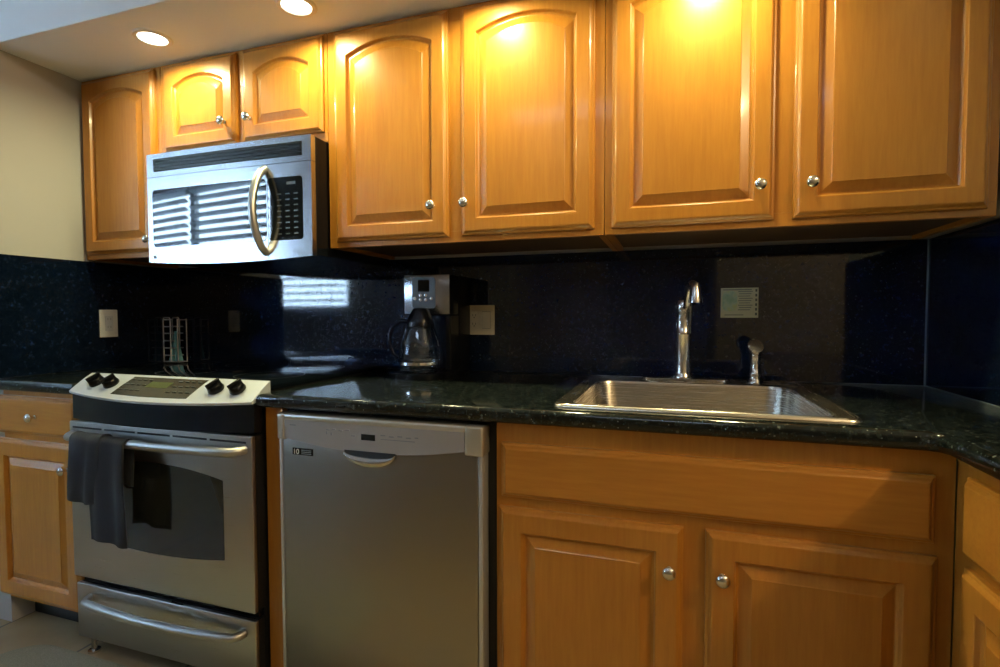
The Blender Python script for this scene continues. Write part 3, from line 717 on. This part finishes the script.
# carafe
kc = (1.472, -0.165, CT+0.0257)
r2 = thing('carafe', 'empty glass coffee carafe with black lid and handle on the warming plate', 'carafe', kc)
KS = 1.18
outer = [(0.0, 0.0), (0.050*KS, 0.0), (0.060*KS, 0.006), (0.0655*KS, 0.030*KS), (0.064*KS, 0.062*KS), (0.056*KS, 0.095*KS), (0.045*KS, 0.124*KS), (0.040*KS, 0.140*KS)]
inner = [(max(0, a-0.0025), b+(0.0025 if b < 0.003 else 0)) for a, b in outer][::-1]
bm = B(); lathe(bm, outer+[(0.0385*KS, 0.141*KS)]+inner, kc, 'z', 40); put('glass_body', bm, M_gl, r2, 50)
bm = B(); lathe(bm, [(a*KS, c*KS) for a, c in [(0.0415, 0.128), (0.0425, 0.142), (0.038, 0.158), (0.028, 0.178), (0.020, 0.190), (0, 0.192)]], kc, 'z', 32); put('lid', bm, M_blk, r2, 40)
bm = B(); lathe(bm, [(0.0672*KS, 0.022*KS), (0.0682*KS, 0.022*KS), (0.0682*KS, 0.030*KS), (0.0672*KS, 0.030*KS)], kc, 'z', 36); put('band', bm, M_chr, r2, 40)
bm = B(); hp = [(-0.038, 0.150), (-0.060, 0.152), (-0.083, 0.138), (-0.095, 0.110), (-0.094, 0.078), (-0.084, 0.052), (-0.068, 0.040)]
ca, sa = math.cos(0.25), math.sin(0.25)
tube(bm, [(kc[0]+KS*x*ca, kc[1]+KS*x*sa, kc[2]+KS*z) for x, z in hp], [0.008, 0.009, 0.0095, 0.0095, 0.009, 0.008, 0.007], 12); put('handle', bm, M_blk, r2, 60)

# ---------------------------------------------------------------- outlets and card
def outlet_y(label, x0, x1, z0, z1, kinds, m):
    y = YW-0.0122
    r = thing('wall_outlet', label, 'outlet', ((x0+x1)/2, y, (z0+z1)/2))
    bm = B(); box(bm, x0, x1, y-0.006, y, z0, z1, 0.0025, 2); p = put('cover_plate', bm, m, r, 40)
    n = len(kinds)
    for i, k in enumerate(kinds):
        cx = x0+(x1-x0)*((i+0.5)/n if n > 1 else 0.5)+(0.004 if i == 0 and n > 1 else (-0.004 if n > 1 else 0)); cz = (z0+z1)/2
        bm = B(); box(bm, cx-0.0165, cx+0.0165, y-0.0085, y-0.0055, cz-0.033, cz+0.033, 0.001, 1); s = put('socket' if k == 'o' else 'rocker_switch', bm, m, p)
        if k == 'o':
            bm = B()
            for zz in (-0.017, 0.017):
                for xx in (-0.006, 0.006): box(bm, cx+xx-0.001, cx+xx+0.001, y-0.0089, y-0.0084, cz+zz-0.002, cz+zz+0.006)
                box(bm, cx-0.002, cx+0.002, y-0.0089, y-0.0084, cz+zz-0.009, cz+zz-0.005)
            put('slots', bm, M_slot, s)
        else:
            bm = B(); box(bm, cx-0.0172, cx+0.0172, y-0.0064, y-0.0058, cz-0.034, cz+0.034); put('switch_gap', bm, M_slot, p)
    return r
outlet_y('cream double wall plate with outlet and switch, right of the coffee maker', 1.544, 1.662, 1.060, 1.178, 'os', M_cream)
# outlet on left side wall
x = 0.0117; r = thing('wall_outlet', 'white outlet plate on the black granite of the left side wall', 'outlet', (x, -0.234, 1.106))
bm = B(); box(bm, x, x+0.006, -0.272, -0.196, 1.047, 1.165, 0.0025, 2); p = put('cover_plate', bm, M_white, r, 40)
bm = B(); box(bm, x+0.0055, x+0.008, -0.251, -0.217, 1.073, 1.139, 0.001, 1); s = put('socket', bm, mat('outlet_face', (0.60, 0.64, 0.70), 0.4), p)
bm = B()
for zz in (-0.017, 0.017):
    for yy in (-0.006, 0.006): box(bm, x+0.0078, x+0.0084, -0.234+yy-0.001, -0.234+yy+0.001, 1.106+zz-0.002, 1.106+zz+0.006)
put('slots', bm, mat('slot_grey', (0.25, 0.27, 0.3), 0.5), s)
# notice card
y = YW-0.0122
def cardmat():
    m = mat('card_print', rough=0.45); N, L, b = nodes(m)
    v = tc(N, L, (1, 1, 1)); f = noise(N, L, v, 28, 2)
    L.new(ramp(N, L, f, [(0.35, (0.20, 0.36, 0.26)), (0.5, (0.34, 0.46, 0.36)), (0.68, (0.42, 0.46, 0.18))]), b.inputs['Base Color']); return m
r = thing('notice_card', 'small pale printed notice card fixed to the backsplash right of the faucet', 'card', (2.547, y, 1.179))
bm = B(); box(bm, 2.488, 2.606, y-0.003, y, 1.128, 1.230, 0.0006, 1); cd = put('card', bm, mat('card_paper', (0.44, 0.46, 0.32), 0.5), r)
bm = plate(B(), 2.493, 2.540, *rr(2.493, 2.540, 1.150, 1.220, 0.02), -0.0 + y-0.0034, 0.0006, 16); put('picture', bm, cardmat(), cd)
bm = B()
for k in range(9):
    z = 1.216-k*0.0078
    box(bm, 2.543+0.003*(k % 2), 2.588-0.004*((k*7) % 3), y-0.0034, y-0.0029, z, z+0.0028)
box(bm, 2.495, 2.585, y-0.0034, y-0.0029, 1.222, 1.2255); box(bm, 2.500, 2.560, y-0.0034, y-0.0029, 1.136, 1.139)
put('print_lines', bm, mat('print_ink', (0.13, 0.16, 0.15), 0.6), cd)
bm = B()
for k in range(6): box(bm, 2.596, 2.602, y-0.0034, y-0.0029, 1.136+k*0.016, 1.145+k*0.016)
put('edge_marks', bm, mat('edge_ink', (0.05, 0.07, 0.06), 0.6), cd)

# ---------------------------------------------------------------- wire rack with teal cloth
M_wire = mat('rack_wire', (0.85, 0.86, 0.88), 0.35, 0.7)
rx, ry = 0.060, 0.045
r = thing('wire_rack', 'small chrome wire rack standing in the counter corner beside the range', 'rack', (rx, ry, CT))
wr = 0.0030; H = 0.215; hw = 0.045; hd = 0.024
bm = B()
for yy in (-hd, hd):
    pts = [(rx-hw, ry+yy, CT+0.003), (rx-hw, ry+yy, CT+H-0.01), (rx-hw+0.006, ry+yy, CT+H), (rx-0.006, ry+yy, CT+H), (rx, ry+yy, CT+H-0.01), (rx, ry+yy, CT+0.003)]
    tube(bm, pts, wr, 8)
    tube(bm, [(rx+hw, ry+yy, CT+0.003), (rx+hw, ry+yy, CT+H-0.006)], wr, 8)
put('upright_wire', bm, M_wire, r, 60)
bm = B()
for zz in (0.004, 0.035, 0.07, 0.105, 0.14, 0.172):
    for yy in (-hd, hd): tube(bm, [(rx-hw, ry+yy, CT+zz), (rx+(hw if zz < 0.01 else 0.022), ry+yy, CT+zz)], wr*0.9, 8)
for xx in (-hw, hw):
    for zz in (0.004, H-0.01): tube(bm, [(rx+xx, ry-hd, CT+zz), (rx+xx, ry+hd, CT+zz)], wr*0.9, 8)
put('cross_wire', bm, M_wire, r, 60)
bm = B(); n = 24; rows = []
for j in range(15):
    v = j/14; z = CT+0.008+0.142*v; wd = 0.026*(1-v)**0.8+0.007
    rows.append([bm.verts.new((rx+0.004+wd*math.cos(2*PI*i/n)*(1+0.18*math.sin(5*2*PI*i/n)*(1-v)), ry+wd*0.6*math.sin(2*PI*i/n)*(1+0.25*math.sin(5*2*PI*i/n)*(1-v)), z)) for i in range(n)])
for a, b in zip(rows, rows[1:]):
    for i in range(n): bm.faces.new((a[i], a[(i+1) % n], b[(i+1) % n], b[i]))
bm.faces.new(rows[-1]); bm.faces.new(rows[0])
o = put('folded_cloth', bm, M_teal, None, 60, loc=(rx, ry, CT+0.008)); tag(o, 'small teal cloth gathered to a point inside the chrome wire rack', 'cloth')

# ---------------------------------------------------------------- floor mat
bm = B(); t = bmesh.new(); poly_prism(t, rrect(0.20, 1.30, -1.25, -0.668, 0.13, 10), 0.001, 0.011); merge(bm, t)
o = put('floor_mat', bm, M_mat, None, 40); tag(o, 'grey-green woven floor mat lying on the tiles before the range', 'mat')

# ---------------------------------------------------------------- recessed lights
WH = mat('light_trim', (0.80, 0.79, 0.74), 0.5)
spots = [(0.604, 'leftmost recessed ceiling light, above the cabinet left of the microwave'), (1.207, 'recessed ceiling light cut by the top of the photo, second from left'),
         (1.810, 'recessed ceiling light above the middle cabinet, third from left'), (2.413, 'recessed ceiling light above the sink, fourth from left')]
for x, lb in spots:
    r = thing('recessed_light', lb, 'ceiling light', (x, -0.468, ZC), 'recessed lights in the soffit')
    bm = B(); lathe(bm, [(0.044, -0.001), (0.046, -0.005), (0.058, -0.005), (0.062, -0.001), (0.062, 0.0)], (x, -0.468, ZC), 'z', 40); put('trim_ring', bm, WH, r, 40)
    bm = B(); lathe(bm, [(0, -0.0035), (0.030, -0.0032), (0.046, -0.0015), (0.046, -0.0008), (0, -0.0008)], (x, -0.468, ZC), 'z', 40); put('lens', bm, M_lamp, r, 60)
    a = area('downlight', (0, 0, -0.012), (0, 0, 0), 0.08, 0.08, DOWN_POWER, WARM, 'DISK', math.radians(165)); a.parent = r
# ceiling fixture of the room beyond the peninsula (lights the base cabinets from the right)
r = thing('ceiling_lamp', 'round ceiling lamp in the room behind the right edge of the photo', 'ceiling light', (4.05, -1.75, ZH))
bm = B(); lathe(bm, [(0.0, -0.10), (0.05, -0.095), (0.09, -0.07), (0.11, -0.03), (0.115, -0.012)], (4.05, -1.75, ZH), 'z', 36); put('lamp_shade', bm, emis('shade_glow', (1.0, 0.85, 0.6), 6), r, 60)
bm = B(); lathe(bm, [(0, 0), (0.125, 0), (0.125, -0.012), (0, -0.012)], (4.05, -1.75, ZH-0.0005), 'z', 36); put('lamp_base', bm, M_ch, r, 40)
l = bpy.data.lights.new('room_lamp', 'POINT'); l.energy = 105; l.color = WARM2; l.shadow_soft_size = 0.05
lo_ = bpy.data.objects.new('room_lamp', l); COL.objects.link(lo_); lo_.location = (0, 0, -0.16); lo_.parent = r
# unseen ceiling panel behind the camera, added as cool fill for the fronts
r = thing('ceiling_lamp', 'added ceiling fill panel, unseen behind the camera', 'ceiling light', (1.6, -2.5, ZH))
bm = B(); box(bm, 1.2, 2.0, -2.65, -2.35, ZH-0.03, ZH-0.0005, 0.004); put('lamp_base', bm, WH, r)
a = area('fill_panel', (0, 0, -0.035), (0, 0, 0), 0.75, 0.26, 8, (0.62, 0.80, 1.0)); a.parent = r
